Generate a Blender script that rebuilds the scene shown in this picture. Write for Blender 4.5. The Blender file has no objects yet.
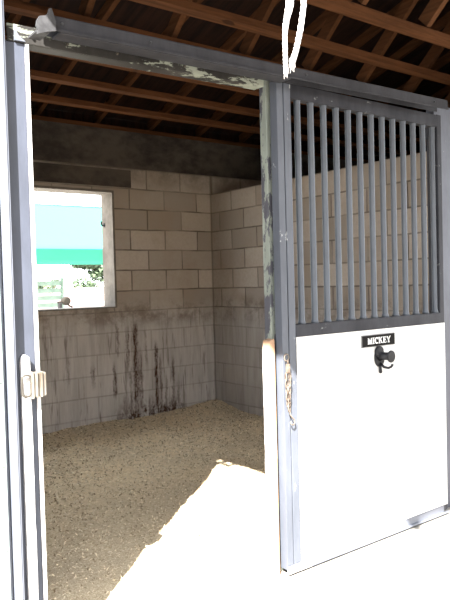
import bpy, bmesh, math, random
from mathutils import Vector, Matrix, noise
random.seed(7)
SC = bpy.context.scene
COL = SC.collection
PI = math.pi

# ------------------------------------------------------------------ helpers
class MB:
    """collects shapes into one bmesh and links it as one mesh object"""
    def __init__(s): s.bm = bmesh.new()
    def box(s, x0, x1, y0, y1, z0, z1, bev=0.0):
        bm = s.bm
        r = bmesh.ops.create_cube(bm, size=1.0)
        vs = r['verts']
        bmesh.ops.scale(bm, vec=(x1-x0, y1-y0, z1-z0), verts=vs)
        bmesh.ops.translate(bm, vec=((x0+x1)/2, (y0+y1)/2, (z0+z1)/2), verts=vs)
        if bev > 0:
            es = list({e for v in vs for e in v.link_edges})
            bmesh.ops.bevel(bm, geom=es, offset=bev, segments=2, affect='EDGES', profile=0.6)
        return s
    def prism(s, pts, axis, a, b):
        """polygon pts (2d) extruded along axis from a to b"""
        def P(p, t):
            if axis == 'x': return (t, p[0], p[1])
            if axis == 'y': return (p[0], t, p[1])
            return (p[0], p[1], t)
        A = [s.bm.verts.new(P(p, a)) for p in pts]
        B = [s.bm.verts.new(P(p, b)) for p in pts]
        n = len(pts)
        s.bm.faces.new(A); s.bm.faces.new(B[::-1])
        for i in range(n):
            s.bm.faces.new((A[i], B[i], B[(i+1) % n], A[(i+1) % n]))
        return s
    def tube(s, path, rad, seg=10, closed=False, caps=True):
        bm = s.bm
        path = [Vector(p) for p in path]
        n = len(path)
        rads = rad if isinstance(rad, (list, tuple)) else [rad]*n
        rings = []
        up = None
        for i, p in enumerate(path):
            if closed:
                t = path[(i+1) % n]-path[i-1]
            else:
                t = path[min(i+1, n-1)]-path[max(i-1, 0)]
            t.normalize()
            if up is None:
                up = Vector((0, 0, 1)) if abs(t.z) < .9 else Vector((1, 0, 0))
            u = (up-t*up.dot(t))
            if u.length < 1e-5: u = t.orthogonal()
            u.normalize(); up = u
            w = t.cross(u)
            rings.append([bm.verts.new(p+(u*math.cos(2*PI*k/seg)+w*math.sin(2*PI*k/seg))*rads[i]) for k in range(seg)])
        m = n if closed else n-1
        for i in range(m):
            A, B = rings[i], rings[(i+1) % n]
            for k in range(seg):
                f = bm.faces.new((A[k], A[(k+1) % seg], B[(k+1) % seg], B[k])); f.smooth = True
        if not closed and caps:
            bm.faces.new(rings[0][::-1]); bm.faces.new(rings[-1])
        return s
    def cyl(s, p, q, r0, r1=None, seg=16):
        return s.tube([p, q], [r0, r0 if r1 is None else r1], seg)
    def oriented(s, p, q, w, h, up=(0, 0, 1)):
        """timber of width w (sideways) and height h from p to q"""
        p, q = Vector(p), Vector(q); t = (q-p).normalized(); u = Vector(up); u = (u-t*u.dot(t)).normalized(); v = t.cross(u)
        A = [s.bm.verts.new(p+v*a*w/2+u*b*h/2) for a, b in ((-1, -1), (1, -1), (1, 1), (-1, 1))]
        B = [s.bm.verts.new(q+v*a*w/2+u*b*h/2) for a, b in ((-1, -1), (1, -1), (1, 1), (-1, 1))]
        s.bm.faces.new(A); s.bm.faces.new(B[::-1])
        for i in range(4): s.bm.faces.new((A[i], B[i], B[(i+1) % 4], A[(i+1) % 4]))
        return s
    def build(s, name, mat, parent=None, off=None):
        bmesh.ops.recalc_face_normals(s.bm, faces=s.bm.faces)
        me = bpy.data.meshes.new(name); s.bm.to_mesh(me); s.bm.free()
        if mat: me.materials.append(mat)
        o = bpy.data.objects.new(name, me); COL.objects.link(o)
        if parent:
            o.parent = parent
            o.location = -Vector(parent.location)
        return o

def thing(name, label, cat, loc=(0, 0, 0), group=None):
    o = bpy.data.objects.new(name, None); COL.objects.link(o)
    o.location = loc; o.empty_display_size = .05
    o['label'] = label; o['category'] = cat
    if group: o['group'] = group
    return o
def tag(o, label, cat, group=None, kind=None):
    o['label'] = label; o['category'] = cat
    if group: o['group'] = group
    if kind: o['kind'] = kind
    return o
def struct(o, label, cat):
    o['kind'] = 'structure'; o['label'] = label; o['category'] = cat
    return o

# ------------------------------------------------------------------ materials
class NT:
    def __init__(s, name):
        m = bpy.data.materials.new(name); m.use_nodes = True
        s.m = m; s.t = m.node_tree; s.b = s.t.nodes['Principled BSDF']
        s.coord = s.t.nodes.new('ShaderNodeTexCoord').outputs['Object']
    def n(s, typ, **k):
        nd = s.t.nodes.new(typ)
        for a, v in k.items(): setattr(nd, a, v)
        return nd
    def l(s, a, b): s.t.links.new(a, b)
    def val(s, sock, v):
        if isinstance(v, bpy.types.NodeSocket): s.l(v, sock)
        else: sock.default_value = v
    def math(s, op, a, b=None, c=None, clamp=False):
        nd = s.n('ShaderNodeMath', operation=op); nd.use_clamp = clamp
        s.val(nd.inputs[0], a)
        if b is not None: s.val(nd.inputs[1], b)
        if c is not None: s.val(nd.inputs[2], c)
        return nd.outputs[0]
    def mapr(s, v, a, b, c=0.0, d=1.0):
        nd = s.n('ShaderNodeMapRange'); nd.interpolation_type = 'SMOOTHSTEP'
        s.val(nd.inputs[0], v)
        for i, x in enumerate((a, b, c, d)): s.val(nd.inputs[i+1], x)
        return nd.outputs[0]
    def scaled(s, sc, loc=(0, 0, 0)):
        nd = s.n('ShaderNodeMapping'); s.l(s.coord, nd.inputs[0])
        nd.inputs['Scale'].default_value = sc; nd.inputs['Location'].default_value = loc
        return nd.outputs[0]
    def noise(s, scale=5, detail=4, rough=.6, vec=None):
        nd = s.n('ShaderNodeTexNoise'); nd.inputs['Scale'].default_value = scale
        nd.inputs['Detail'].default_value = detail; nd.inputs['Roughness'].default_value = rough
        s.l(vec or s.coord, nd.inputs['Vector'])
        return nd.outputs['Fac']
    def mix(s, f, a, b, mode='MIX'):
        nd = s.n('ShaderNodeMix', data_type='RGBA', blend_type=mode)
        s.val(nd.inputs[0], f)
        for i, v in ((6, a), (7, b)):
            s.val(nd.inputs[i], v if isinstance(v, bpy.types.NodeSocket) else tuple(v)+(1,) if len(v) == 3 else v)
        return nd.outputs[2]
    def bump(s, h, strength=.3, dist=.01):
        nd = s.n('ShaderNodeBump'); nd.inputs['Strength'].default_value = strength
        nd.inputs['Distance'].default_value = dist; s.l(h, nd.inputs['Height'])
        s.l(nd.outputs[0], s.b.inputs['Normal'])
    def done(s, col, rough=.7, metal=0.0, spec=None):
        s.val(s.b.inputs['Base Color'], col if isinstance(col, bpy.types.NodeSocket) else tuple(col)+(1,))
        s.val(s.b.inputs['Roughness'], rough); s.b.inputs['Metallic'].default_value = metal
        if spec is not None: s.b.inputs['Specular IOR Level'].default_value = spec
        return s.m

def mottled(name, a, b, scale=6, rough=.7, metal=0, bump=.15, stretch=(1, 1, 1), lo=.35, hi=.65):
    t = NT(name); f = t.noise(scale, 6, .65, t.scaled(stretch))
    c = t.mix(t.mapr(f, lo, hi), a, b); t.bump(t.noise(scale*6, 4), bump, .004)
    return t.done(c, rough, metal, .03 if name == 'black_nameplate' else .15 if rough > .75 or name.startswith('black') else .35)

def worn_paint(name, paint, dark, chip, lo=.60, hi=.64, sc=18, st=(1, 1, .5), rough=.45, metal=0.0):
    """steel paint: slight mottling, rubbed dark patches and sharp chips"""
    t = NT(name)
    base = t.mix(t.mapr(t.noise(7, 5, .7, t.scaled((1, 1, .35))), .3, .7), paint, dark)
    ch = t.mapr(t.noise(sc, 6, .7, t.scaled(st, (3, 1, 2))), lo, hi)
    c = t.mix(ch, base, chip)
    t.bump(t.noise(60, 3), .12, .002)
    return t.done(c, rough, metal, .08 if 'track' in name or 'rail' in name or 'header' in name else .3)

M = {}
M['steel'] = worn_paint('grey_painted_steel', (.085, .092, .115), (.058, .062, .08), (.22, .225, .23), .68, .72)
M['stile'] = worn_paint('grey_stile_paint', (.084, .092, .112), (.062, .069, .085), (.34, .35, .36), .65, .70)
M['rail'] = worn_paint('dark_rail_paint', (.036, .037, .043), (.019, .019, .0225), (.16, .16, .165), .62, .68, 14, (.6, 1, 1))
M['bar'] = worn_paint('grey_painted_pipe', (.076, .086, .102), (.052, .060, .073), (.30, .31, .32), .70, .74, rough=.38)
M['track'] = worn_paint('dark_grey_track_steel', (.040, .040, .045), (.024, .024, .027), (.15, .155, .14), .70, .73, 26, (.5, 1, 1))
M['header'] = worn_paint('peeling_header_paint', (.034, .032, .030), (.018, .017, .016), (.20, .215, .18), .53, .56, 6, (.6, 1, 2.2))
M['peeling'] = worn_paint('peeling_pale_green_paint', (.22, .24, .21), (.16, .18, .16), (.06, .06, .072), .52, .55, 9, (1, 1, .35))
M['leftpost'] = worn_paint('blue_grey_post_paint', (.056, .063, .084), (.042, .047, .062), (.14, .105, .07), .71, .74)
M['white'] = mottled('white_door_panel', (.52, .52, .517), (.48, .48, .477), 3, .42, bump=.03)
M['whitetrim'] = mottled('white_trim_paint', (.15, .16, .19), (.10, .11, .135), 5, .45, bump=.05, stretch=(1, 1, .3))
M['whiteplate'] = worn_paint('chalky_white_paint', (.62, .60, .59), (.54, .52, .52), (.20, .21, .25), .64, .67, 20)
M['palesheet'] = mottled('pale_sheet_metal', (.24, .28, .26), (.17, .205, .19), 4, .4, bump=.04, stretch=(1, 1, .2))
M['zinc'] = mottled('weathered_zinc', (.34, .32, .28), (.20, .185, .165), 20, .5, .2)
M['zincdark'] = mottled('dull_bracket_zinc', (.045, .045, .048), (.024, .024, .026), 25, .6, 0)
M['latch'] = mottled('rusty_latch_zinc', (.17, .155, .135), (.085, .068, .05), 25, .5, stretch=(1.5, 1, .3))
M['chainmetal'] = mottled('dull_chain_steel', (.13, .11, .09), (.07, .048, .034), 40, .5, 0)
M['black'] = mottled('black_plastic', (.012, .012, .014), (.022, .022, .025), 15, .35, bump=.05)
M['blackplate'] = mottled('black_nameplate', (.008, .008, .008), (.013, .012, .012), 15, .3, bump=.02)
M['plateedge'] = mottled('nameplate_silver_edge', (.24, .24, .24), (.17, .17, .17), 30, .4, .3)
M['letter'] = mottled('white_lettering', (.80, .80, .80), (.74, .74, .74), 30, .5, bump=.02)
M['rope'] = mottled('white_cord', (.86, .83, .81), (.68, .63, .61), 60, .85, bump=.5)
M['concrete'] = mottled('aisle_concrete', (.28, .26, .235), (.22, .205, .185), 3, .85, bump=.3)
M['ground'] = mottled('pale_sandy_ground', (.62, .58, .52), (.52, .49, .43), .4, .9, bump=.3)
M['beam'] = mottled('dark_bond_beam_concrete', (.085, .072, .060), (.036, .030, .026), 3.0, .9, bump=.35, stretch=(1, 1, 1.6))
M['jamb'] = mottled('whitewashed_concrete', (.20, .18, .157), (.135, .12, .105), 6, .85, bump=.2)
M['deck'] = mottled('dark_roof_boards', (.020, .0078, .0042), (.007, .0032, .0024), 3, .9, bump=.2, stretch=(6, .5, 1))
M['lime'] = mottled('pale_rail_paint', (.20, .155, .152), (.17, .13, .127), 3, .8)
M['meshgreen'] = mottled('pale_green_slats', (.17, .215, .19), (.13, .17, .15), 6, .7)
M['bark'] = mottled('bark', (.16, .12, .09), (.09, .07, .05), 20, .9, bump=.5)
M['brownthing'] = mottled('grey_brown_metal', (.050, .043, .034), (.030, .026, .021), 12, .7)
M['reel'] = mottled('dull_reel', (.020, .017, .013), (.011, .009, .007), 12, .8)
M['strut'] = mottled('dark_green_tube', (.012, .060, .045), (.008, .045, .034), 8, .7)
M['darkpost'] = mottled('dark_post', (.020, .020, .020), (.010, .010, .010), 12, .8)

def wood(name, a, b, knots=True, axis=(.8, 9, 9)):
    t = NT(name)
    f = t.noise(3.2, 6, .65, t.scaled(axis)); c = t.mix(t.mapr(f, .3, .7), a, b)
    k = t.mapr(t.noise(5.5, 1, .4, t.scaled((1, 1.6, 1.6))), .70, .76); c = t.mix(k, c, tuple(x*.25 for x in a))
    oi = t.n('ShaderNodeObjectInfo').outputs['Random']
    c = t.mix(t.mapr(oi, 0, 1, 0, .30), c, tuple(x*.45 for x in b))
    t.bump(f, .2, .005); return t.done(c, .9, spec=.05)
M['joist'] = wood('reddish_rough_timber', (.112, .047, .020), (.056, .023, .010))
M['truss'] = wood('brown_rafter_timber', (.095, .041, .018), (.055, .024, .011), axis=(9, .8, 9))
M['kick'] = wood('old_kick_planks', (.36, .27, .19), (.24, .18, .12))

def endboard():
    t = NT('worn_white_timber')
    sep = t.n('ShaderNodeSeparateXYZ'); t.l(t.coord, sep.inputs[0])
    f = t.noise(9, 6, .7, t.scaled((1, 1, .3)))
    wear = t.math('ADD', t.mapr(sep.outputs[0], 2.091, 2.099, 0, .26), t.mapr(sep.outputs[2], 1.04, 1.16, 0, .3))
    m = t.mapr(t.math('ADD', f, wear), .60, .72)
    c = t.mix(m, (.66, .62, .58), (.30, .185, .115)); t.bump(f, .3, .006)
    return t.done(c, .8)
M['endboard'] = endboard()

def blockwall(name, axis, phase, streaks=(), tone_mul=1.0):
    """grey concrete blocks, courses .203 m; u runs along the wall"""
    t = NT(name)
    sep = t.n('ShaderNodeSeparateXYZ'); t.l(t.coord, sep.inputs[0])
    u = sep.outputs[0 if axis == 'x' else 1]; z = sep.outputs[2]
    wob = t.math('MULTIPLY', t.math('SUBTRACT', t.noise(2.2, 3), .5), .018)
    uu = t.math('ADD', t.math('ADD', u, phase), wob)
    zz = t.math('ADD', t.math('ADD', z, -2.376+.203*20), wob)
    comb = t.n('ShaderNodeCombineXYZ'); t.l(uu, comb.inputs[0]); t.l(zz, comb.inputs[1])
    br = t.n('ShaderNodeTexBrick'); t.l(comb.outputs[0], br.inputs['Vector'])
    br.inputs['Scale'].default_value = 1; br.inputs['Brick Width'].default_value = .406
    br.inputs['Row Height'].default_value = .203; br.inputs['Mortar Size'].default_value = .0085
    br.inputs['Mortar Smooth'].default_value = .35; br.inputs['Bias'].default_value = -.1
    br.inputs['Color1'].default_value = (0, 0, 0, 1); br.inputs['Color2'].default_value = (1, 1, 1, 1)
    br.inputs['Mortar'].default_value = (.5, .5, .5, 1)
    tone = br.outputs['Color']; mort = br.outputs['Fac']
    sepc = t.n('ShaderNodeSeparateColor'); t.l(tone, sepc.inputs[0])
    low = t.mapr(t.math('ADD', z, t.math('MULTIPLY', t.math('SUBTRACT', t.noise(2.5, 4), .5), .5)), 1.28, .98)
    ca = t.mix(sepc.outputs[0], (.345, .305, .262), (.56, .505, .448))
    fine = t.noise(28, 5, .75)
    ca = t.mix(t.mapr(fine, .3, .75, 0, .35), ca, (.32, .28, .235))
    big = t.noise(2.1, 5, .65)
    ca = t.mix(t.mapr(big, .45, .72, 0, .45), ca, (.34, .265, .20))
    # lower courses: rubbed smooth and greyer, with a faint vertical run of dirt
    run = t.noise(3, 5, .7, t.scaled((5, 5, .5)))
    cl = t.mix(t.mapr(run, .35, .7), (.52, .495, .475), (.385, .362, .345))
    c = t.mix(t.math('MULTIPLY', low, .8), ca, cl)
    band = t.math('MULTIPLY', t.mapr(z, .95, 1.10), t.mapr(z, 1.32, 1.18))
    band = t.math('MULTIPLY', band, t.mapr(t.noise(3.0, 5, .75), .40, .62, 0, .75))
    c = t.mix(band, c, (.17, .135, .11))
    md = t.mapr(t.noise(3.3, 3), .3, .7, .4, .95)
    md = t.math('MULTIPLY', md, t.math('SUBTRACT', 1.0, t.math('MULTIPLY', low, .6)))
    c = t.mix(t.math('MULTIPLY', mort, md), c, (.13, .11, .092))
    # uneven darker band high on the wall
    top = t.math('MULTIPLY', t.mapr(z, 2.28, 2.56), t.mapr(t.noise(2.6, 5, .7), .30, .62, .25, .85))
    c = t.mix(top, c, (.15, .125, .10))
    c = t.mix(t.mapr(z, 2.555, 2.59, 0, .85), c, (.10, .085, .07))
    if axis == 'x': c = t.mix(t.math('MULTIPLY', t.mapr(u, 4.295, 4.318), t.mapr(u, 4.36, 4.33, 0, .7)), c, (.12, .10, .08))  # dark mortar joint in the corner, with corner occlusion painted in
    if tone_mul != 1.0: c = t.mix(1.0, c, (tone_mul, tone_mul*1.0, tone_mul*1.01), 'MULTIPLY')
    if streaks:
        w = t.math('MULTIPLY', t.math('SUBTRACT', t.noise(16, 5, .75), .5), .075)
        us = t.math('ADD', u, w)
        brk = t.mapr(t.noise(11, 6, .85, t.scaled((3.2, 3.2, .7))), .42, .58)
        acc = None
        for (x, z0, z1, wd, k) in streaks:
            d = t.math('ABSOLUTE', t.math('SUBTRACT', us, x))
            a = t.mapr(d, wd*1.25, wd*.3, 0, k)
            b = t.math('MULTIPLY', t.mapr(z, z0-.05, z0+.05), t.mapr(z, z1+.04, z1-.10))
            a = t.math('MULTIPLY', a, b)
            acc = a if acc is None else t.math('MAXIMUM', acc, a)
        acc = t.math('MULTIPLY', acc, t.math('MULTIPLY_ADD', brk, .72, .28))
        foot = t.math('MULTIPLY', t.mapr(z, .30, .10), t.math('MULTIPLY', t.mapr(u, 3.0, 3.3), t.mapr(u, 3.98, 3.8)))
        foot = t.math('MULTIPLY', foot, t.mapr(t.noise(13, 5, .8, t.scaled((1, 1, .55))), .44, .58, 0, .95))
        acc = t.math('MAXIMUM', acc, foot)
        gen = t.math('MULTIPLY', t.mapr(t.noise(4, 4, .7, t.scaled((4.5, 4.5, .35))), .56, .68, 0, .45), t.mapr(z, 1.2, .9))
        acc = t.math('MAXIMUM', acc, gen)
        acc = t.math('MULTIPLY', acc, 1.25, clamp=True)
        c = t.mix(acc, c, (.062, .030, .018))
    h = t.math('SUBTRACT', t.math('MULTIPLY', fine, .35), mort)
    t.bump(h, .5, .006)
    return t.done(c, .92, spec=.2)

STREAKS = [(2.86, .45, .68, .022, .75), (3.09, .33, .66, .022, .85), (3.13, .72, 1.08, .02, .55), (3.24, .60, 1.02, .024, .7), (3.27, .10, .62, .016, .55),
           (3.33, .10, 1.05, .036, .95), (3.38, .12, .80, .03, .7), (3.45, .62, 1.0, .018, .4), (3.57, .08, .84, .026, .95), (3.62, .1, .70, .018, .6), (3.68, .1, .5, .018, .6), (3.77, .15, .66, .022, .65),
           (3.83, .07, .42, .02, .5), (2.6, .5, .8, .02, .4), (3.20, .1, .34, .03, .6), (3.50, .08, .30, .04, .7)]
M['blockback'] = blockwall('concrete_blocks_back', 'x', -.065, STREAKS)
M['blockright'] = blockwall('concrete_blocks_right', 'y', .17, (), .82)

def bedding_mat():
    t = NT('wood_shavings_bed')
    f = t.noise(55, 5, .75); g = t.noise(1.3, 4, .6); k = t.noise(160, 3, .7)
    c = t.mix(t.mapr(f, .34, .66), (.68, .545, .355), (.86, .725, .51))
    c = t.mix(t.mapr(k, .55, .72, 0, .7), c, (.78, .67, .49))
    c = t.mix(t.mapr(g, .42, .66, 0, .45), c, (.50, .42, .30))
    c = t.mix(t.mapr(t.noise(42, 4, .8), .56, .68, 0, .55), c, (.24, .185, .12))
    sp = t.n('ShaderNodeSeparateXYZ'); t.l(t.coord, sp.inputs[0])
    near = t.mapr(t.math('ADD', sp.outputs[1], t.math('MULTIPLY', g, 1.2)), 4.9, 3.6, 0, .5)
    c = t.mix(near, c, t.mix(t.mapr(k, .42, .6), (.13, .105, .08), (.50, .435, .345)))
    t.bump(t.math('ADD', f, k), .45, .015); return t.done(c, .95, spec=.1)
M['bed'] = bedding_mat()
def chip_mat():
    t = NT('loose_shavings')
    r = t.n('ShaderNodeNewGeometry').outputs['Random Per Island']
    c = t.mix(t.mapr(r, 0, 1), (.24, .18, .11), (.95, .83, .62))
    c = t.mix(t.mapr(r, .9, 1), c, (.74, .66, .52))
    return t.done(c, .9, spec=.15)
M['chip'] = chip_mat()
def leaf_mat(name, a, b):
    t = NT(name); r = t.n('ShaderNodeNewGeometry').outputs['Random Per Island']
    return t.done(t.mix(t.mapr(r, 0, 1), a, b), .7)
M['leaf'] = leaf_mat('tree_leaves', (.030, .050, .026), (.085, .125, .065))
M['leaf2'] = leaf_mat('bush_leaves', (.075, .105, .035), (.14, .17, .075))
def cloth():
    t = NT('green_canopy_cloth')
    t.done((.052, .33, .25), .8, spec=.05)
    tr = t.n('ShaderNodeBsdfTranslucent'); tr.inputs[0].default_value = (.10, .25, .19, 1)
    mx = t.n('ShaderNodeMixShader'); mx.inputs[0].default_value = .22
    out = [n for n in t.t.nodes if n.type == 'OUTPUT_MATERIAL'][0]
    t.l(t.b.outputs[0], mx.inputs[1]); t.l(tr.outputs[0], mx.inputs[2]); t.l(mx.outputs[0], out.inputs[0])
    return t.m
M['cloth'] = cloth()

# ------------------------------------------------------------------ dimensions (metres; y runs into the stall)
XL, XR, YF, YB = .855, 4.325, 2.44, 5.859
XEND = 8.3
ZP = 2.94                                   # wall plate
XG = .45                                    # open end of the barn roof
YR, SL = 2.2, .32                          # ridge line, roof slope

# ------------------------------------------------------------------ setting
g = MB().box(-40, 60, 6.06, 110, -.25, -.02)
struct(g.build('ground', M['ground']), 'pale sandy ground outside behind the stable', 'ground')
g = MB().box(-14, 20, -14, 6.06, -.25, 0)
struct(g.build('floor', M['concrete']), 'bright concrete aisle floor in front of the stall', 'floor')

WX0, WX1, WZ0, WZ1 = 1.30, 3.135, 1.20, 2.345
g = MB()
g.box(.66, WX0, YB, YB+.2, 0, ZP-.362).box(WX1, XEND, YB, YB+.2, 0, ZP-.362)
g.box(WX0, WX1, YB, YB+.2, 0, WZ0).box(WX0, WX1, YB, YB+.2, WZ1, ZP-.362)
struct(g.build('wall_back', M['blockback']), 'stained grey concrete block wall at the back of the stall', 'wall')
g = MB().box(.66, XEND, YB-.004, YB+.2, ZP-.362, ZP)
struct(g.build('trim_1', M['beam']), 'dark concrete bond beam along the top of the back wall', 'beam')
g = MB().box(1.1, 3.33, YB-.012, YB-.0005, 2.385, 2.555)
struct(g.build('trim_2', M['beam']), 'dark stained lintel above the window opening', 'lintel')
g = MB().box(XG, XEND, YB+.02, YB+.17, ZP, ZP+.045)
struct(g.build('trim_3', M['joist']), 'timber wall plate on top of the bond beam', 'wall plate')
g = MB().box(XR, XR+.19, 2.5, YB-.001, 0, 2.376)
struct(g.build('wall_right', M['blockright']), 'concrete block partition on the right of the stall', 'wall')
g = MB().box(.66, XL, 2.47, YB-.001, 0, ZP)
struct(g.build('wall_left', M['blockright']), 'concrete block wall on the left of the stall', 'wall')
g = MB().box(XEND, XEND+.2, 2.5, YB+.2, 0, 5.0)  # unseen end wall, added so the far stalls stay dark
struct(g.build('wall_far_blocker', M['blockright']), 'end wall added to the stable row to keep it dark', 'wall')
g = MB()
for k in range(6): g.box(2.225, XR-.002, 2.49, 2.53, .01+k*.19, .01+k*.19+.184, .004)
struct(g.build('wall_front', M['kick']), 'plank kick wall behind the sliding door', 'wall')

g = MB()  # unseen plank front added to shut light out of the next stall
for k in range(17): g.box(XR+.20, XEND-.002, 2.49, 2.53, .01+k*.19, .01+k*.19+.184, .004)
struct(g.build('wall_light_blocker', M['kick']), 'added plank front that keeps the next stall to the right dark', 'wall')

# window surround
g = MB(); e = .022
g.box(WX0, WX0+e, YB-.012, YB+.22, WZ0, WZ1).box(WX1-e, WX1, YB-.012, YB+.22, WZ0, WZ1)
g.box(WX0+e, WX1-e, YB-.012, YB+.22, WZ1-e, WZ1)
w = struct(g.build('window_1', M['jamb']), 'open unglazed window with whitewashed surround in the back wall', 'window')
g = MB().box(WX0+e, WX1-e, YB-.012, YB+.25, WZ0, WZ0+.012)
g.build('window_sill', M['jamb'], w)
g = MB().tube([(WX1-e, YB+.17, 2.02), (WX1-.05, YB+.17, 2.02), (WX1-.052, YB+.17, 2.06)], .008, 8)
g.cyl((WX1-e, YB+.17, 2.02), (WX1-e-.006, YB+.17, 2.02), .02)
g.build('hook', M['black'], w)['label'] = 'small dark hook on the window jamb'

# unseen block added across the yard to cut low sky light
g = MB().box(-14, 16, -9.5, -6.5, 0, 3.2).prism([(-6.2, 3.15), (-8.0, 4.6), (-9.8, 3.15)], 'x', -14.3, 16.3)
struct(g.build('wall_sky_blocker', M['kick']), 'added timber block across the yard that cuts low sky light', 'wall')

# roof decks and gable
yb, yf = 6.45, .15
ZR = ZP+.19+SL*(5.96-YR)
def roof_z(y): return ZP+.19+SL*(5.96-y) if y > YR else ZR-(ZR-3.08)*(YR-y)/(YR-yf)
g = MB()
g.prism([(yb, roof_z(yb)), (YR, roof_z(YR)), (yf, roof_z(yf)), (yf, roof_z(yf)+.03), (YR, roof_z(YR)+.035), (yb, roof_z(yb)+.03)], 'x', XG, XEND+.3)
struct(g.build('ceiling', M['deck']), 'dark boarded underside of the pitched stable roof', 'ceiling')
g = MB().prism([(yb, 2.99), (yb, roof_z(yb)), (YR, roof_z(YR)), (yf, roof_z(yf)), (yf, 2.99)], 'x', XG-.03, XG)
struct(g.build('wall_gable', M['deck']), 'boarded gable end above the barn opening', 'wall')

g = MB().box(.66, XEND, YB+.175, YB+.198, ZP+.0, roof_z(YB+.2)-.002)  # board added to stop daylight coming through the eave gap
struct(g.build('trim_4', M['deck']), 'added dark board keeping light out of the eave above the back wall', 'blocking')
# ------------------------------------------------------------------ roof timbers
ORD = ['first', 'second', 'third', 'fourth', 'fifth', 'sixth', 'seventh', 'eighth', 'ninth', 'tenth', 'eleventh', 'twelfth']
JY = [5.20, 4.655, 4.11, 3.57, 3.06, 2.56, 2.06]
for i, y in enumerate(JY):
    g = MB().box(XG+.002, XEND-.002, y, y+.085, 2.943, 2.985)
    lab = ('reddish timber ceiling joist running across the stall, %s one out from the back wall' % ORD[i])
    o = tag(g.build('ceiling_joist', M['joist']), lab, 'joist', 'timber joists under the stable roof')
    for k in range(2):
        me = o.data
        bm = bmesh.new(); bm.from_mesh(me)
        bmesh.ops.subdivide_edges(bm, edges=[e for e in bm.edges if abs(e.verts[0].co.x-e.verts[1].co.x) > .3], cuts=5)
        bm.to_mesh(me); bm.free()
    for v in o.data.vertices:
        v.co.z += .007*noise.noise(Vector((v.co.x*.9, i*7.3, 0))); v.co.y += .008*noise.noise(Vector((v.co.x*.7, i*3.1, 4)))
y = .6
g = MB().box(XG+.002, XEND-.002, 1.16, 1.245, 2.955, 2.997)
tag(g.build('ceiling_joist', M['joist']), 'timber joist over the aisle that the white cord is tied to', 'joist', 'timber joists under the stable roof')

proto = None
TX = [2.455+.61*k for k in range(-3, 8)]
for i, x in enumerate(TX):
    lab = 'brown timber roof truss above the joists, %s from the left end' % ORD[i]
    if proto is None:
        t = thing('roof_truss', lab, 'roof truss', (x, YB+.1, ZP+.045), 'roof trusses over the stall'); proto = t
        w_ = .042
        g = MB().oriented((x, 6.40, roof_z(6.40)-.045), (x, YR+.0, roof_z(YR)-.045), w_, .08)
        g.build('rafter', M['truss'], t)
        g = MB().oriented((x, YR-.0, roof_z(YR)-.075), (x, yf+.1, roof_z(yf+.1)-.075), w_, .12)
        g.build('rafter', M['truss'], t)
        for y0_ in (3.66, 2.6):
            a = math.radians(43); zr0 = roof_z(y0_)-.075; ln = (zr0-3.03)/(math.sin(a)-SL*math.cos(a))
            if y0_-ln*math.cos(a) < YR: ln = .85
            g = MB().oriented((x-.045, y0_, 3.03), (x-.045, y0_-ln*math.cos(a), 3.03+ln*math.sin(a)), .04, .09)
            g.build('web', M['truss'], t)
    else:
        t = proto.copy(); COL.objects.link(t); t.location.x = x; t['label'] = lab
        for ch in proto.children:
            c = ch.copy(); COL.objects.link(c); c.parent = t

# ------------------------------------------------------------------ bedding
def bed_z(x, y):
    n = noise.noise(Vector((x*1.7, y*1.7, .3)))*.022+noise.noise(Vector((x*6, y*6, 1.3)))*.012+noise.noise(Vector((x*16, y*16, 2.3)))*.007
    z = .055+n
    d = math.hypot(x-XR, y-YB); z += .05*math.exp(-(d/.45)**2)
    z += .03*math.exp(-((YB-y)/.25)**2)
    f = max(0, min(1, (y-2.5)/.45)); f = f*f*(3-2*f)
    return z*f+.003*(1-f)
bm = bmesh.new(); NX, NY = 150, 170
x0, x1, y0, y1 = XL+.003, XR-.003, 2.54, YB-.003
grid = [[bm.verts.new((x0+(x1-x0)*i/NX, y0+(y1-y0)*j/NY, bed_z(x0+(x1-x0)*i/NX, y0+(y1-y0)*j/NY))) for i in range(NX+1)] for j in range(NY+1)]
for j in range(NY):
    for i in range(NX):
        f = bm.faces.new((grid[j][i], grid[j][i+1], grid[j+1][i+1], grid[j+1][i])); f.smooth = True
# loose curled chips lying on it
vs = []
for k in range(34000):
    y = 2.57+(YB-2.60)*random.random()**1.25; x = XL+.02+(XR-XL-.04)*random.random()
    if random.random() < .35: x = XL+.02+(XR-XL-.04)*random.random()**1.0
    z = bed_z(x, y)
    L = random.uniform(.006, .017)*(.85+.25*(y-2.4)); W = L*random.uniform(.2, .5); a = random.uniform(0, 2*PI)
    ti, tj = random.uniform(-.5, .5), random.uniform(-.4, .4); cu = random.uniform(.0, .35)*L
    ca, sa = math.cos(a), math.sin(a); b = len(vs)
    for (p, q, h) in ((-1, -1, 0), (-1, 1, 0), (0, 1, 1), (0, -1, 1), (1, 1, 0), (1, -1, 0)):
        lx, ly = p*L/2, q*W/2
        vs.append(bm.verts.new((x+lx*ca-ly*sa, y+lx*sa+ly*ca, max(.004, z+.006+h*cu+lx*ti+ly*tj))))
    for q in ((b, b+1, b+2, b+3), (b+3, b+2, b+4, b+5)): bm.faces.new([vs[i] for i in q]).material_index = 1
me = bpy.data.meshes.new('shavings_bedding'); bm.to_mesh(me); bm.free(); me.materials.append(M['bed']); me.materials.append(M['chip'])
o = bpy.data.objects.new('shavings_bedding', me); COL.objects.link(o)
tag(o, 'tan wood shavings bedding with loose curled chips covering the stall floor', 'bedding', kind='stuff')

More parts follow.
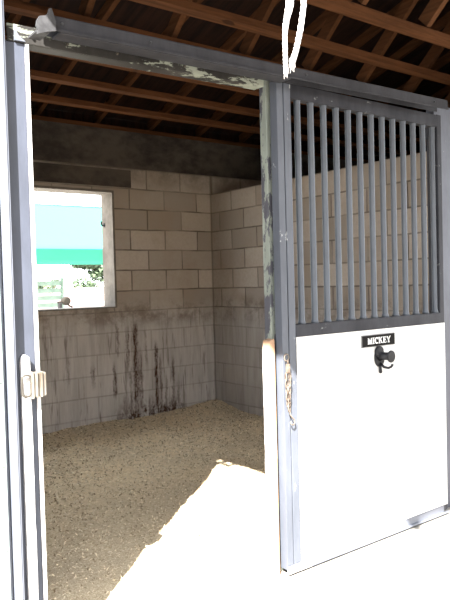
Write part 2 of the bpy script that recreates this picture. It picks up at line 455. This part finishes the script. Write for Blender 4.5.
# ------------------------------------------------------------------ left side of the opening
t = thing('door_post', 'blue-grey steel post with latch at the left of the stall opening', 'post', (.9, 2.40, 0), 'steel posts of the stall front')
g = MB().box(.848, .9245, 2.363, 2.44, 0, 2.31, .004); g.build('upright', M['leftpost'], t)
g = MB().box(.925, .939, 2.360, 2.44, 0, 2.31, .002); g.build('flange', M['whiteplate'], t)['label'] = 'pale edge flange catching the sun'
g = MB(); n = 40
pts = [(.864, 0), (.893, 0)]
for k in range(n+1):
    z = 1.165*k/n; pts.append((.893+.0025*noise.noise(Vector((z*9, 3, 0))), max(z, .001)))
pts += [(.889, 1.18), (.876, 1.188), (.867, 1.18), (.864, 1.16)]
g.prism(pts, 'y', 2.335, 2.3625); g.build('stop_strip', M['whiteplate'], t)['label'] = 'chalky white strip on the lower half of the post'
# latch
g = MB().box(.893, .945, 2.318, 2.362, 1.035, 1.122, .004).box(.889, .897, 2.312, 2.345, 1.03, 1.127, .002).box(.906, .911, 2.311, 2.33, 1.033, 1.124, .001).box(.924, .929, 2.311, 2.33, 1.033, 1.124, .001)
l = g.build('latch', M['latch'], t); l['label'] = 'weathered zinc latch keeper'
g = MB(); pa = []
for k in range(20):
    a = 2*PI*k/20; c_, s_ = math.cos(a), math.sin(a)
    sx = math.copysign(abs(c_)**.5, c_); sz = math.copysign(abs(s_)**.5, s_)
    pa.append((.872+.016*sx, 2.322, 1.078+.038*sz))
g.tube(pa, .0045, 8, closed=True); h = g.build('latch_loop', M['brownthing'])
h.parent = l; h.matrix_parent_inverse = Matrix.Identity(4)

t = thing('side_panel', 'white sheet panel in pale steel channel at left edge of photo', 'panel', (.6, 2.33, 0))
g = MB().box(.32, .800, 2.352, 2.368, .02, 2.9); g.build('sheet', M['palesheet'], t)
g = MB().box(.7985, .816, 2.375, 2.39, 0, 2.9).box(.818, .840, 2.325, 2.385, 0, 2.9, .003).box(.826, .832, 2.321, 2.325, 0, 2.9, .001)
g.build('edge_channel', M['whitetrim'], t)
for k in range(9):
    g = MB().cyl((.786, 2.352, .2+.3*k), (.786, 2.346, .2+.3*k), .005, .003, 10); g.build('screw', M['zinc'], t)

# ------------------------------------------------------------------ header and sliding-door track
t = thing('door_header', 'peeling dark steel header angle spanning the top of the opening', 'header', (1.5, 2.36, 2.3))
g = MB()
g.box(.862, 2.065, 2.362, 2.37, 2.322, 2.385, .002).box(.862, 2.065, 2.37, 2.43, 2.322, 2.330, .002)
g.build('angle', M['header'], t)
for x in (.955, 1.09, 1.3, 1.62, 1.93):
    g = MB().cyl((x, 2.362, 2.347), (x, 2.354, 2.347), .006, .005, 8)
    g.build('bolt', M['brownthing'], t)
g = MB().prism([(.885, 2.325), (.925, 2.325), (.90, 2.345), (.887, 2.368)], 'y', 2.352, 2.361); g.build('torn_flap', M['whitetrim'], t)['label'] = 'torn pale flap of sheet at the left end'
t.rotation_euler.y = -.018

t = thing('door_track', 'long dark grey steel door track across the stall front', 'door track', (2.2, 2.3, 2.39))
g = MB()
g.prism([(2.27, 2.366), (2.27, 2.414), (2.274, 2.418), (2.345, 2.418), (2.345, 2.366), (2.340, 2.366), (2.340, 2.412), (2.275, 2.412), (2.275, 2.366)], 'x', .975, 3.375)
g.build('box_rail', M['track'], t)
g = MB()
g.box(.985, 3.375, 2.262, 2.27, 2.362, 2.370, .001).box(1.02, 2.15, 2.268, 2.345, 2.358, 2.364, .001)
g.build('lip', M['track'], t)
g = MB()
pts = [(.932, 2.365), (.938, 2.385), (.955, 2.402), (.985, 2.406), (1.004, 2.414), (1.014, 2.434), (1.026, 2.438), (1.036, 2.424), (1.043, 2.408), (1.05, 2.395), (1.05, 2.36), (1.0, 2.352), (.955, 2.342), (.936, 2.338), (.941, 2.352)]
pts = [(.925+(a_-.932)*.62, b_-.004) for a_, b_ in pts]
g.prism(pts, 'y', 2.252, 2.2615); g.box(.93, .975, 2.2615, 2.345, 2.345, 2.352); g.build('end_bracket', M['zincdark'], t)['label'] = 'bent pale bracket at the left end of the track'
for x in (1.03, 1.4, 2.25, 3.25):
    g = MB().cyl((x, 2.27, 2.392), (x, 2.264, 2.392), .006, .004, 8); g.build('rivet', M['zincdark'], t)
t.rotation_euler.y = -.0157

# right post of the opening (peeling) and timber beside its foot
t = thing('door_post', 'steel post with peeling pale green paint beside the sliding door', 'post', (2.17, 2.45, 0), 'steel posts of the stall front')
g = MB().box(2.134, 2.215, 2.431, 2.478, 0, 2.46, .003); g.build('upright', M['peeling'], t)
g = MB().box(2.2155, 2.235, 2.455, 2.478, 0, 2.40, .001); g.build('gap_shade_strip', M['darkpost'], t)  # dark strip in the gap before the stile, its shade put into the colour
g = MB()
bm = g.bm
pts = [(2.088, 0)]+[(2.088+.003*noise.noise(Vector((z*14, .5, 2))), z) for z in [k*.03 for k in range(1, 38)]]+[(2.094, 1.143), (2.122, 1.15), (2.1245, 1.12), (2.1245, 0)]
g.prism(pts, 'y', 2.398, 2.445)
tag(g.build('timber_upright', M['endboard']), 'short worn white-painted timber beside the peeling post', 'timber')
t = thing('door_post', 'dark grey steel post beyond the right edge of the sliding door', 'post', (3.5, 2.45, 0), 'steel posts of the stall front')
g = MB().box(3.463, 3.70, 2.425, 2.48, 0, 2.46, .003); g.build('upright', M['steel'], t)

# ------------------------------------------------------------------ sliding door
D = thing('sliding_door', 'grey steel sliding stall door with vertical bars above white panel', 'door', (2.8, 2.39, .02))
X0, X1, Y0, Y1 = 2.143, 3.445, 2.363, 2.412
g = MB()
g.box(X0, X0+.040, Y0, Y1, .03, 2.378, .003).box(X0+.046, X0+.090, Y0, Y1, .03, 2.372, .003).box(X0+.036, X0+.05, Y0+.010, Y1-.004, .03, 2.372)
g.build('stile', M['stile'], D)
g = MB().box(X1-.040, X1, Y0, Y1, .03, 2.378, .003)
g.build('stile', M['rail'], D)
g = MB().box(X0+.090, X1-.040, Y0, Y1, 2.306, 2.375, .003); g.build('top_rail', M['rail'], D)
g = MB().box(X0+.090, X1-.040, Y0-.002, Y1, 1.153, 1.213, .003); g.build('middle_rail', M['rail'], D)
g = MB().box(X0+.090, X1-.040, Y0-.004, Y1, .018, .062, .003).box(X0+.07, X1, Y0-.014, Y0-.004, .014, .024, .001); g.build('bottom_rail', M['whitetrim'], D)
g = MB().box(X0+.0905, X1-.002, Y0-.003, Y0-.0005, .064, 1.152); g.build('panel', M['white'], D)
g = MB().box(X0-.004, X0+.15, Y0-.016, Y0-.004, .016, .050, .002)
f = g.build('foot_plate', M['whiteplate'], D)
g = MB()
for x in (X0+.03, X0+.11): g.cyl((x, Y0-.016, .036), (x, Y0-.024, .036), .007, .006, 8)
b_ = g.build('bolt', M['zinc']); b_.parent = f; b_.matrix_parent_inverse = Matrix.Identity(4)
BX = [2.298+k*(3.388-2.298)/12 for k in range(13)]
first = None
for k, x in enumerate(BX):
    if first is None:
        g = MB()
        yc = (Y0+Y1)/2
        g.tube([(x, yc, 1.212), (x, yc, 1.222), (x, yc, 1.232), (x, yc, 1.76), (x, yc, 2.296), (x, yc, 2.302), (x, yc, 2.308)], [.022, .019, .0160, .0160, .0160, .0175, .019], 18)
        first = g.build('bar', M['bar'], D)
    else:
        c = first.copy(); COL.objects.link(c); c.parent = D; c.location.x = first.location.x+x-BX[0]

# nameplate with lettering
g = MB().box(2.697, 2.971, Y0-.009, Y0-.003, 1.060, 1.127, .001)
P = g.build('nameplate', M['plateedge'], D); P['label'] = 'black nameplate reading MICKEY in white capitals'
g = MB().box(2.7005, 2.9675, Y0-.0105, Y0-.0085, 1.0635, 1.1235, .0005)
pf = g.build('plate_face', M['blackplate']); pf.parent = P; pf.matrix_parent_inverse = Matrix.Identity(4)
g = MB()
LH = .034; zb = 1.0765; yq0, yq1 = Y0-.0118, Y0-.010
def quad(a, b, c, d): g.prism([a, b, c, d], 'y', yq0, yq1)
def bar_(x, z, w, h): quad((x, z), (x+w, z), (x+w, z+h), (x, z+h))
def stroke(p, q, w):
    (ax, az), (bx, bz) = p, q
    quad((ax-w/2, az), (ax+w/2, az), (bx+w/2, bz), (bx-w/2, bz))
T, S = .0072, .0026       # stem and serif thickness
def letter(ch, x):
    H = LH
    if ch == 'M':
        bar_(x+.003, zb, .0045, H); bar_(x+.0255, zb, T, H)
        stroke((x+.018, zb), (x+.006, zb+H), T); stroke((x+.018, zb), (x+.029, zb+H), .0045)
        bar_(x, zb, .0105, S); bar_(x+.0225, zb, .0135, S); bar_(x, zb+H-S, .009, S); bar_(x+.026, zb+H-S, .010, S); return .039
    if ch == 'I':
        bar_(x+.004, zb, T, H); bar_(x, zb, .0152, S); bar_(x, zb+H-S, .0152, S); return .0185
    if ch == 'C':
        n = 16; out = []; inn = []
        for k in range(n+1):
            a = math.radians(48+ (312-48)*k/n)
            out.append((x+.0155+.0155*math.cos(a), zb+H/2+(H/2+.0005)*math.sin(a)))
            inn.append((x+.0175+.0095*math.cos(a), zb+H/2+(H/2-.0035)*math.sin(a)))
        for k in range(n): quad(out[k], out[k+1], inn[k+1], inn[k])
        bar_(x+.0245, zb+H-.0125, .003, .0125); return .0315
    if ch == 'K':
        bar_(x+.004, zb, T, H); bar_(x, zb, .0152, S); bar_(x, zb+H-S, .0152, S)
        stroke((x+.0115, zb+H*.42), (x+.027, zb+H), .0042); stroke((x+.0285, zb), (x+.0165, zb+H*.58), T)
        bar_(x+.0225, zb, .0125, S); bar_(x+.0215, zb+H-S, .0115, S); return .037
    if ch == 'E':
        bar_(x+.004, zb, T, H); bar_(x, zb, .0265, S); bar_(x, zb+H-S, .0255, S); bar_(x+.01, zb+H/2-.0015, .0095, .003)
        bar_(x+.0245, zb, .0026, .0095); bar_(x+.0232, zb+H-.009, .0026, .009); bar_(x+.0185, zb+H/2-.0048, .0024, .0096); return .0305
    if ch == 'Y':
        bar_(x+.0135, zb, T, H*.5); stroke((x+.0170, zb+H*.42), (x+.0055, zb+H), T); stroke((x+.0170, zb+H*.42), (x+.0295, zb+H), .0042)
        bar_(x+.0095, zb, .0152, S); bar_(x, zb+H-S, .0125, S); bar_(x+.0245, zb+H-S, .0100, S); return .035
x = 2.743
for ch in 'MICKEY': x += letter(ch, x)-.0005
le = g.build('lettering', M['letter']); le.parent = P; le.matrix_parent_inverse = Matrix.Identity(4)

# bridle hook below the nameplate
g = MB()
cx, cz = 2.845, 1.006; yq = Y0-.003
def oval(rx, rz, n=28): return [(cx-.004+rx*math.cos(2*PI*k/n), cz-.006+rz*math.sin(2*PI*k/n)) for k in range(n)]
g.prism(oval(.040, .052), 'y', yq-.007, yq)
H_ = g.build('bridle_hook', M['black'], D); H_['label'] = 'black round bridle hook below the nameplate'
def sub(gb, name, mat=M['black']):
    o = gb.build(name, mat); o.parent = H_; o.matrix_parent_inverse = Matrix.Identity(4); return o
g = MB().tube([(cx-.012, yq-.004, cz+.026), (cx-.012, yq-.016, cz+.026), (cx-.012, yq-.02, cz+.026)], [.031, .030, .025], 22); sub(g, 'upper_boss')
g = MB().tube([(cx, yq-.004, cz), (cx+.004, yq-.03, cz+.002), (cx+.008, yq-.072, cz+.002)], [.028, .021, .022], 22); sub(g, 'arm')
g = MB()
g.tube([(cx+.008, yq-.066, cz+.002), (cx+.008, yq-.070, cz+.002), (cx+.008, yq-.075, cz+.002), (cx+.008, yq-.078, cz+.002)], [.026, .033, .033, .027], 26); sub(g, 'end_flange')
g = MB().tube([(cx-.004, yq-.006, cz-.045), (cx-.004, yq-.008, cz-.066), (cx-.004, yq-.010, cz-.086), (cx-.004, yq-.012, cz-.092)], [.009, .008, .0095, .006], 10); sub(g, 'peg')
g = MB().tube([(cx, yq-.006, cz-.040), (cx+.006, yq-.025, cz-.058), (cx+.012, yq-.05, cz-.062), (cx+.016, yq-.066, cz-.054), (cx+.018, yq-.074, cz-.040)], [.008, .0075, .007, .0065, .007], 10); sub(g, 'lower_hook')

# safety chain on the left stile
CH = thing('door_chain', 'short rusty chain with snap hanging on the left stile of the sliding door', 'chain', (2.19, 2.352, 1.13))
def ring(c, rx, rz, tw, rad=.0032):
    g = MB(); pts = []
    for k in range(18):
        a = 2*PI*k/18; u = rx*math.cos(a)
        pts.append((c[0]+u*math.cos(tw), c[1]+u*math.sin(tw), c[2]+rz*math.sin(a)))
    g.tube(pts, rad, 7, closed=True); return g
g = ring((2.176, 2.352, 1.112), .017, .017, .2, .0036); g.build('ring', M['chainmetal'], CH)
g = MB().box(2.172, 2.194, 2.345, 2.357, 1.035, 1.082, .005); g.tube([(2.183, 2.351, 1.08), (2.183, 2.351, 1.098)], .004, 8)
g.build('snap', M['chainmetal'], CH)
for sx, xx in ((0, 2.170), (1, 2.196)):
    z = 1.018
    for k in range(5):
        g = ring((xx+.002*k*(1 if sx == 0 else -1), 2.353, z), .008, .0205, (.25 if (k+sx) % 2 else 1.3), .0029); g.build('link', M['chainmetal'], CH); z -= .031
g = ring((2.186, 2.352, .872), .013, .022, .5, .0034); g.build('link', M['chainmetal'], CH)
g = MB().tube([(2.188, 2.352, .858), (2.190, 2.350, .838), (2.200, 2.348, .822), (2.212, 2.348, .812), (2.216, 2.348, .795), (2.206, 2.348, .784), (2.194, 2.349, .790), (2.190, 2.350, .803)], .0034, 8)
g.build('hook', M['chainmetal'], CH)

CH.location += Vector((-.026, -.008, -.050))

# ------------------------------------------------------------------ hanging cord
RP = thing('cord', 'white frayed cord hanging in a loop from the roof in front of the door track', 'rope', (1.16, 1.2, 1.92))
def strand(name, pts, r, twist):
    n = 70
    P_ = [Vector(p) for p in pts]
    def at(tt):
        s = tt*(len(P_)-1); i = min(int(s), len(P_)-2); f = s-i
        a = P_[max(i-1, 0)]; b = P_[i]; c = P_[i+1]; d = P_[min(i+2, len(P_)-1)]
        return .5*((2*b)+(c-a)*f+(2*a-5*b+4*c-d)*f*f+(3*b-a-3*c+d)*f**3)
    g = MB()
    for s in range(3):
        path = []
        for k in range(n):
            tt = k/(n-1); p = at(tt); a = twist*tt*2*PI+s*2*PI/3
            rr = r*(.9+.35*noise.noise(Vector((tt*6, s*3, twist))))
            path.append(p+Vector((math.cos(a)*rr*1.05, math.sin(a)*rr*.8, 0)))
        g.tube(path, [r*.95]*n, 7)
    # frayed end
    e = P_[-1]
    for q in range(7):
        a = 2*PI*q/7; g.tube([e+Vector((math.cos(a)*r, math.sin(a)*r, .01)), e+Vector((math.cos(a)*r*1.6, math.sin(a)*r*1.6, -.014-.006*(q % 3)))], [.0012, .0006], 5)
    return g.build(name, M['rope'], RP)
zj = 3.0
strand('strand', [(1.165, 1.2, zj-.02), (1.15, 1.2, 2.4), (1.139, 1.2, 2.145), (1.122, 1.2, 2.05), (1.1205, 1.2, 1.993), (1.121, 1.2, 1.947)], .0034, 9)
strand('strand', [(1.18, 1.205, zj-.02), (1.17, 1.205, 2.4), (1.156, 1.205, 2.145), (1.133, 1.205, 2.06), (1.1245, 1.205, 2.008), (1.127, 1.205, 1.955)], .0030, 7)
strand('strand', [(1.195, 1.2, zj-.02), (1.19, 1.2, 2.4), (1.188, 1.2, 2.155), (1.180, 1.2, 2.08), (1.162, 1.2, 2.013), (1.150, 1.2, 1.98), (1.143, 1.2, 1.965)], .0042, 8)
g = MB()
g.tube([(1.17+.02*math.cos(a), 1.20+.057*math.cos(a+.5), 3.0+.032*math.sin(a)) for a in [2*PI*k/16 for k in range(16)]], .006, 8, closed=True)
g.build('knot_loop', M['rope'], RP)

# ------------------------------------------------------------------ outside, seen through the window
CN = thing('canopy', 'large green shade canopy standing outside beyond the window', 'canopy', (7, 15, 0))
ax0, ax1, ay0, ay1, ze, zr_ = 3.6, 9.3, 12.0, 18.0, 2.13, 3.33
g = MB(); bm = g.bm
def V(*p): return bm.verts.new(p)
NS = 10
def sag(p, q, r, s):
    """cloth patch between four corners with a slight sag"""
    rows = []
    for i in range(NS+1):
        u = i/NS; row = []
        for j in range(NS+1):
            v = j/NS
            a = Vector(p).lerp(Vector(q), u); b = Vector(s).lerp(Vector(r), u); c = a.lerp(b, v)
            c.z -= .10*math.sin(PI*u)*math.sin(PI*v)*.6
            row.append(bm.verts.new(c))
        rows.append(row)
    for i in range(NS):
        for j in range(NS):
            f = bm.faces.new((rows[i][j], rows[i+1][j], rows[i+1][j+1], rows[i][j+1])); f.smooth = True
ym = (ay0+ay1)/2; zf = 2.02
sag((ax0, ay0, ze), (ax1, ay0, ze), (ax1-1.6, ym, zr_), (ax0+1.6, ym, zr_))
sag((ax1, ay1, zf), (ax0, ay1, zf), (ax0+1.6, ym, zr_), (ax1-1.6, ym, zr_))
sag((ax1, ay0, ze), (ax1, ay1, zf), (ax1-1.6, ym, zr_), (ax1-1.6, ym, zr_))
sag((ax0, ay1, zf), (ax0, ay0, ze), (ax0+1.6, ym, zr_), (ax0+1.6, ym, zr_))
bmesh.ops.remove_doubles(bm, verts=bm.verts, dist=.002)
o = g.build('cloth_roof', M['cloth'], CN)
so = o.modifiers.new('thickness', 'SOLIDIFY'); so.thickness = .004
for (px, py, pz) in ((ax0, ay0, ze), (ax1, ay0, ze), (ax1, ay1, zf), (ax0, ay1, zf)):
    g = MB().cyl((px, py, -.02), (px, py, pz), .025, .025, 10); g.build('leg', M['zinc'], CN)
g = MB()
for a, b in (((ax0, ay1, zf-.02), (ax0+1.6, ym, zr_-.03)), ((ax1, ay1, zf-.02), (ax1-1.6, ym, zr_-.03)), ((ax0+1.6, ym, zr_-.03), (ax1-1.6, ym, zr_-.03))):
    g.cyl(a, b, .045, .045, 8)
g.build('frame', M['strut'], CN)

def leaves(g, c, R, n, size):
    bm = g.bm
    for k in range(n):
        d = Vector((random.gauss(0, 1), random.gauss(0, 1), random.gauss(0, 1))).normalized()*(random.random()**.45)
        p = Vector(c)+Vector((d.x*R[0], d.y*R[1], d.z*R[2]))
        a = Vector((random.gauss(0, 1), random.gauss(0, 1), random.gauss(0, .6))).normalized(); b = a.orthogonal().normalized()
        b = (b+a.cross(b)*random.uniform(-1, 1)).normalized(); s = size*random.uniform(.6, 1.3)
        v = [bm.verts.new(p+q) for q in (-a*s, b*s*.45, a*s, -b*s*.45)]; bm.faces.new(v)
def tree(name, label, cat, loc, clumps, trunk, mat, n, size):
    t = thing(name, label, cat, loc)
    g = MB(); L = Vector(loc)
    if trunk:
        g.tube([L+Vector(p) for p in trunk[0]], trunk[1], 9)
        for c, R in clumps: g.tube([L+Vector(trunk[0][-1]), L+Vector(c)], [trunk[1][-1]*.7, .03], 6)
        g.build('trunk', M['bark'], t)
    g = MB()
    for c, R in clumps: leaves(g, L+Vector(c), R, n, size)
    g.build('foliage', mat, t)
    return t
tree('tree', 'leafy green tree on the right beyond the canopy outside the window', 'tree', (15.3, 29, -.02),
     [((-.45, 0, 2.0), (.75, .5, .5)), ((-1.3, 0, 2.4), (.8, .4, .22)), ((.1, .2, 2.75), (1.3, 1.0, .75)), ((1.0, 0, 2.1), (.95, .8, 1.2)), ((1.4, .2, 3.4), (1.6, 1.2, 1.0)), ((-1.5, 0, 2.62), (.9, .7, .25))],
     ([(0.6, 0, 0), (.5, .1, .8), (.4, 0, 1.4)], [.2, .15, .12]), M['leaf'], 750, .13)
tree('bush', 'rounded dark green bush far off under the canopy edge outside the window', 'bush', (14.85, 31.5, -.02), [((0, 0, 1.15), (.65, .6, .72)), ((.6, 0, 1.0), (.6, .6, .7))],
     ([(0, 0, 0), (0, 0, .5)], [.08, .06]), M['leaf'], 700, .11)
tree('bush', 'yellow-green low bush left of the darker bush outside the window', 'bush', (13.25, 32.9, -.02), [((0, 0, 1.05), (.75, .6, .6)), ((.55, 0, 1.0), (.5, .5, .6))],
     ([(0, 0, 0), (0, 0, .4)], [.06, .05]), M['leaf2'], 600, .11)
FN = thing('board_fence', 'low pale pink board fence in the distance outside the window', 'fence', (13, 26, -.02))
for z0 in (.05, .37, .69, 1.01): MB().box(9.2, 16.5, 25.96, 26.0, z0, z0+.30).build('rail', M['lime'], FN)
for k in range(6): MB().box(9.2+k*1.45, 9.3+k*1.45, 26.0, 26.08, -.02, 1.36).build('fence_post', M['lime'], FN)
SR = thing('slatted_screen', 'pale green slatted screen at the left of the window view', 'screen', (5.45, 14, 0))
MB().box(5.35, 5.40, 13.96, 14.04, -.02, 1.60).build('stile', M['meshgreen'], SR); MB().box(6.12, 6.17, 13.96, 14.04, -.02, 1.60).build('stile', M['meshgreen'], SR)
g = MB()
for k in range(9): g.box(5.40, 6.12, 13.98, 14.02, .15+k*.16, .15+k*.16+.10)
g.build('slat', M['meshgreen'], SR)
# round implement on a post
RL = thing('hose_reel', 'grey-brown round reel on a dark post just beyond the window sill', 'hose reel', (3.95, 9, -.02))
MB().box(3.885, 3.935, 8.97, 9.03, -.02, 1.185, .008).build('post', M['darkpost'], RL)
g = MB()
for k in range(24):
    a0 = 2*PI*k/24
g.tube([(4.0, 8.95, 1.205), (4.0, 8.965, 1.205), (4.0, 9.035, 1.205), (4.0, 9.05, 1.205)], [.042, .060, .060, .042], 24); g.build('drum', M['reel'], RL)
g = MB().tube([(3.87, 9.0, 1.19), (3.95, 9.0, 1.20), (4.0, 9.0, 1.185), (4.06, 9.0, 1.13), (4.10, 9.0, 1.115)], .012, 8); g.build('handle', M['reel'], RL)
# distant thin saplings
tree('sapling', 'thin sapling with few leaves in the glare outside the window', 'sapling', (10.55, 25, -.02), [((.15, 0, 1.55), (.22, .2, .16)), ((-.5, 0, 1.4), (.16, .15, .10))],
     ([(0, 0, 0), (.02, 0, .8), (0, 0, 1.1)], [.03, .025, .02]), M['leaf'], 60, .10)

# ------------------------------------------------------------------ light
sun = bpy.data.lights.new('sun', 'SUN'); sun.energy = 38; sun.angle = math.radians(.55); sun.color = (1, .965, .91)
so_ = bpy.data.objects.new('sun', sun); COL.objects.link(so_)
el = math.radians(41)
d = Vector((.777*math.cos(el), .629*math.cos(el), -math.sin(el)))
so_.rotation_euler = d.to_track_quat('-Z', 'Y').to_euler(); so_.location = (-5, -5, 8)
wd = bpy.data.worlds.new('sky'); SC.world = wd; wd.use_nodes = True
bg = wd.node_tree.nodes['Background']; bg.inputs[0].default_value = (.90, .95, 1.0, 1); bg.inputs[1].default_value = 5.6

# ------------------------------------------------------------------ camera
cd = bpy.data.cameras.new('camera'); co = bpy.data.objects.new('camera', cd); COL.objects.link(co); SC.camera = co
yaw, pit, rol, foc = .6524, .0287, .0264, 667.4
dv = Vector((math.sin(yaw)*math.cos(pit), math.cos(yaw)*math.cos(pit), -math.sin(pit)))
rv = Vector((math.cos(yaw), -math.sin(yaw), 0)); uv = rv.cross(dv)
r2 = rv*math.cos(rol)-uv*math.sin(rol); u2 = uv*math.cos(rol)+rv*math.sin(rol)
mt = Matrix((r2, u2, -dv)).transposed().to_4x4(); mt.translation = (0, 0, 1.4349)
co.matrix_world = mt
cd.sensor_fit = 'VERTICAL'; cd.sensor_height = 36; cd.lens = foc*36/600; cd.clip_start = .05; cd.clip_end = 400

vs_ = SC.view_settings; vs_.view_transform = 'Standard'; vs_.look = 'None'; vs_.gamma = 1; vs_.use_curve_mapping = False; vs_.exposure = .3
SC.cycles.max_bounces = 10; SC.cycles.diffuse_bounces = 7
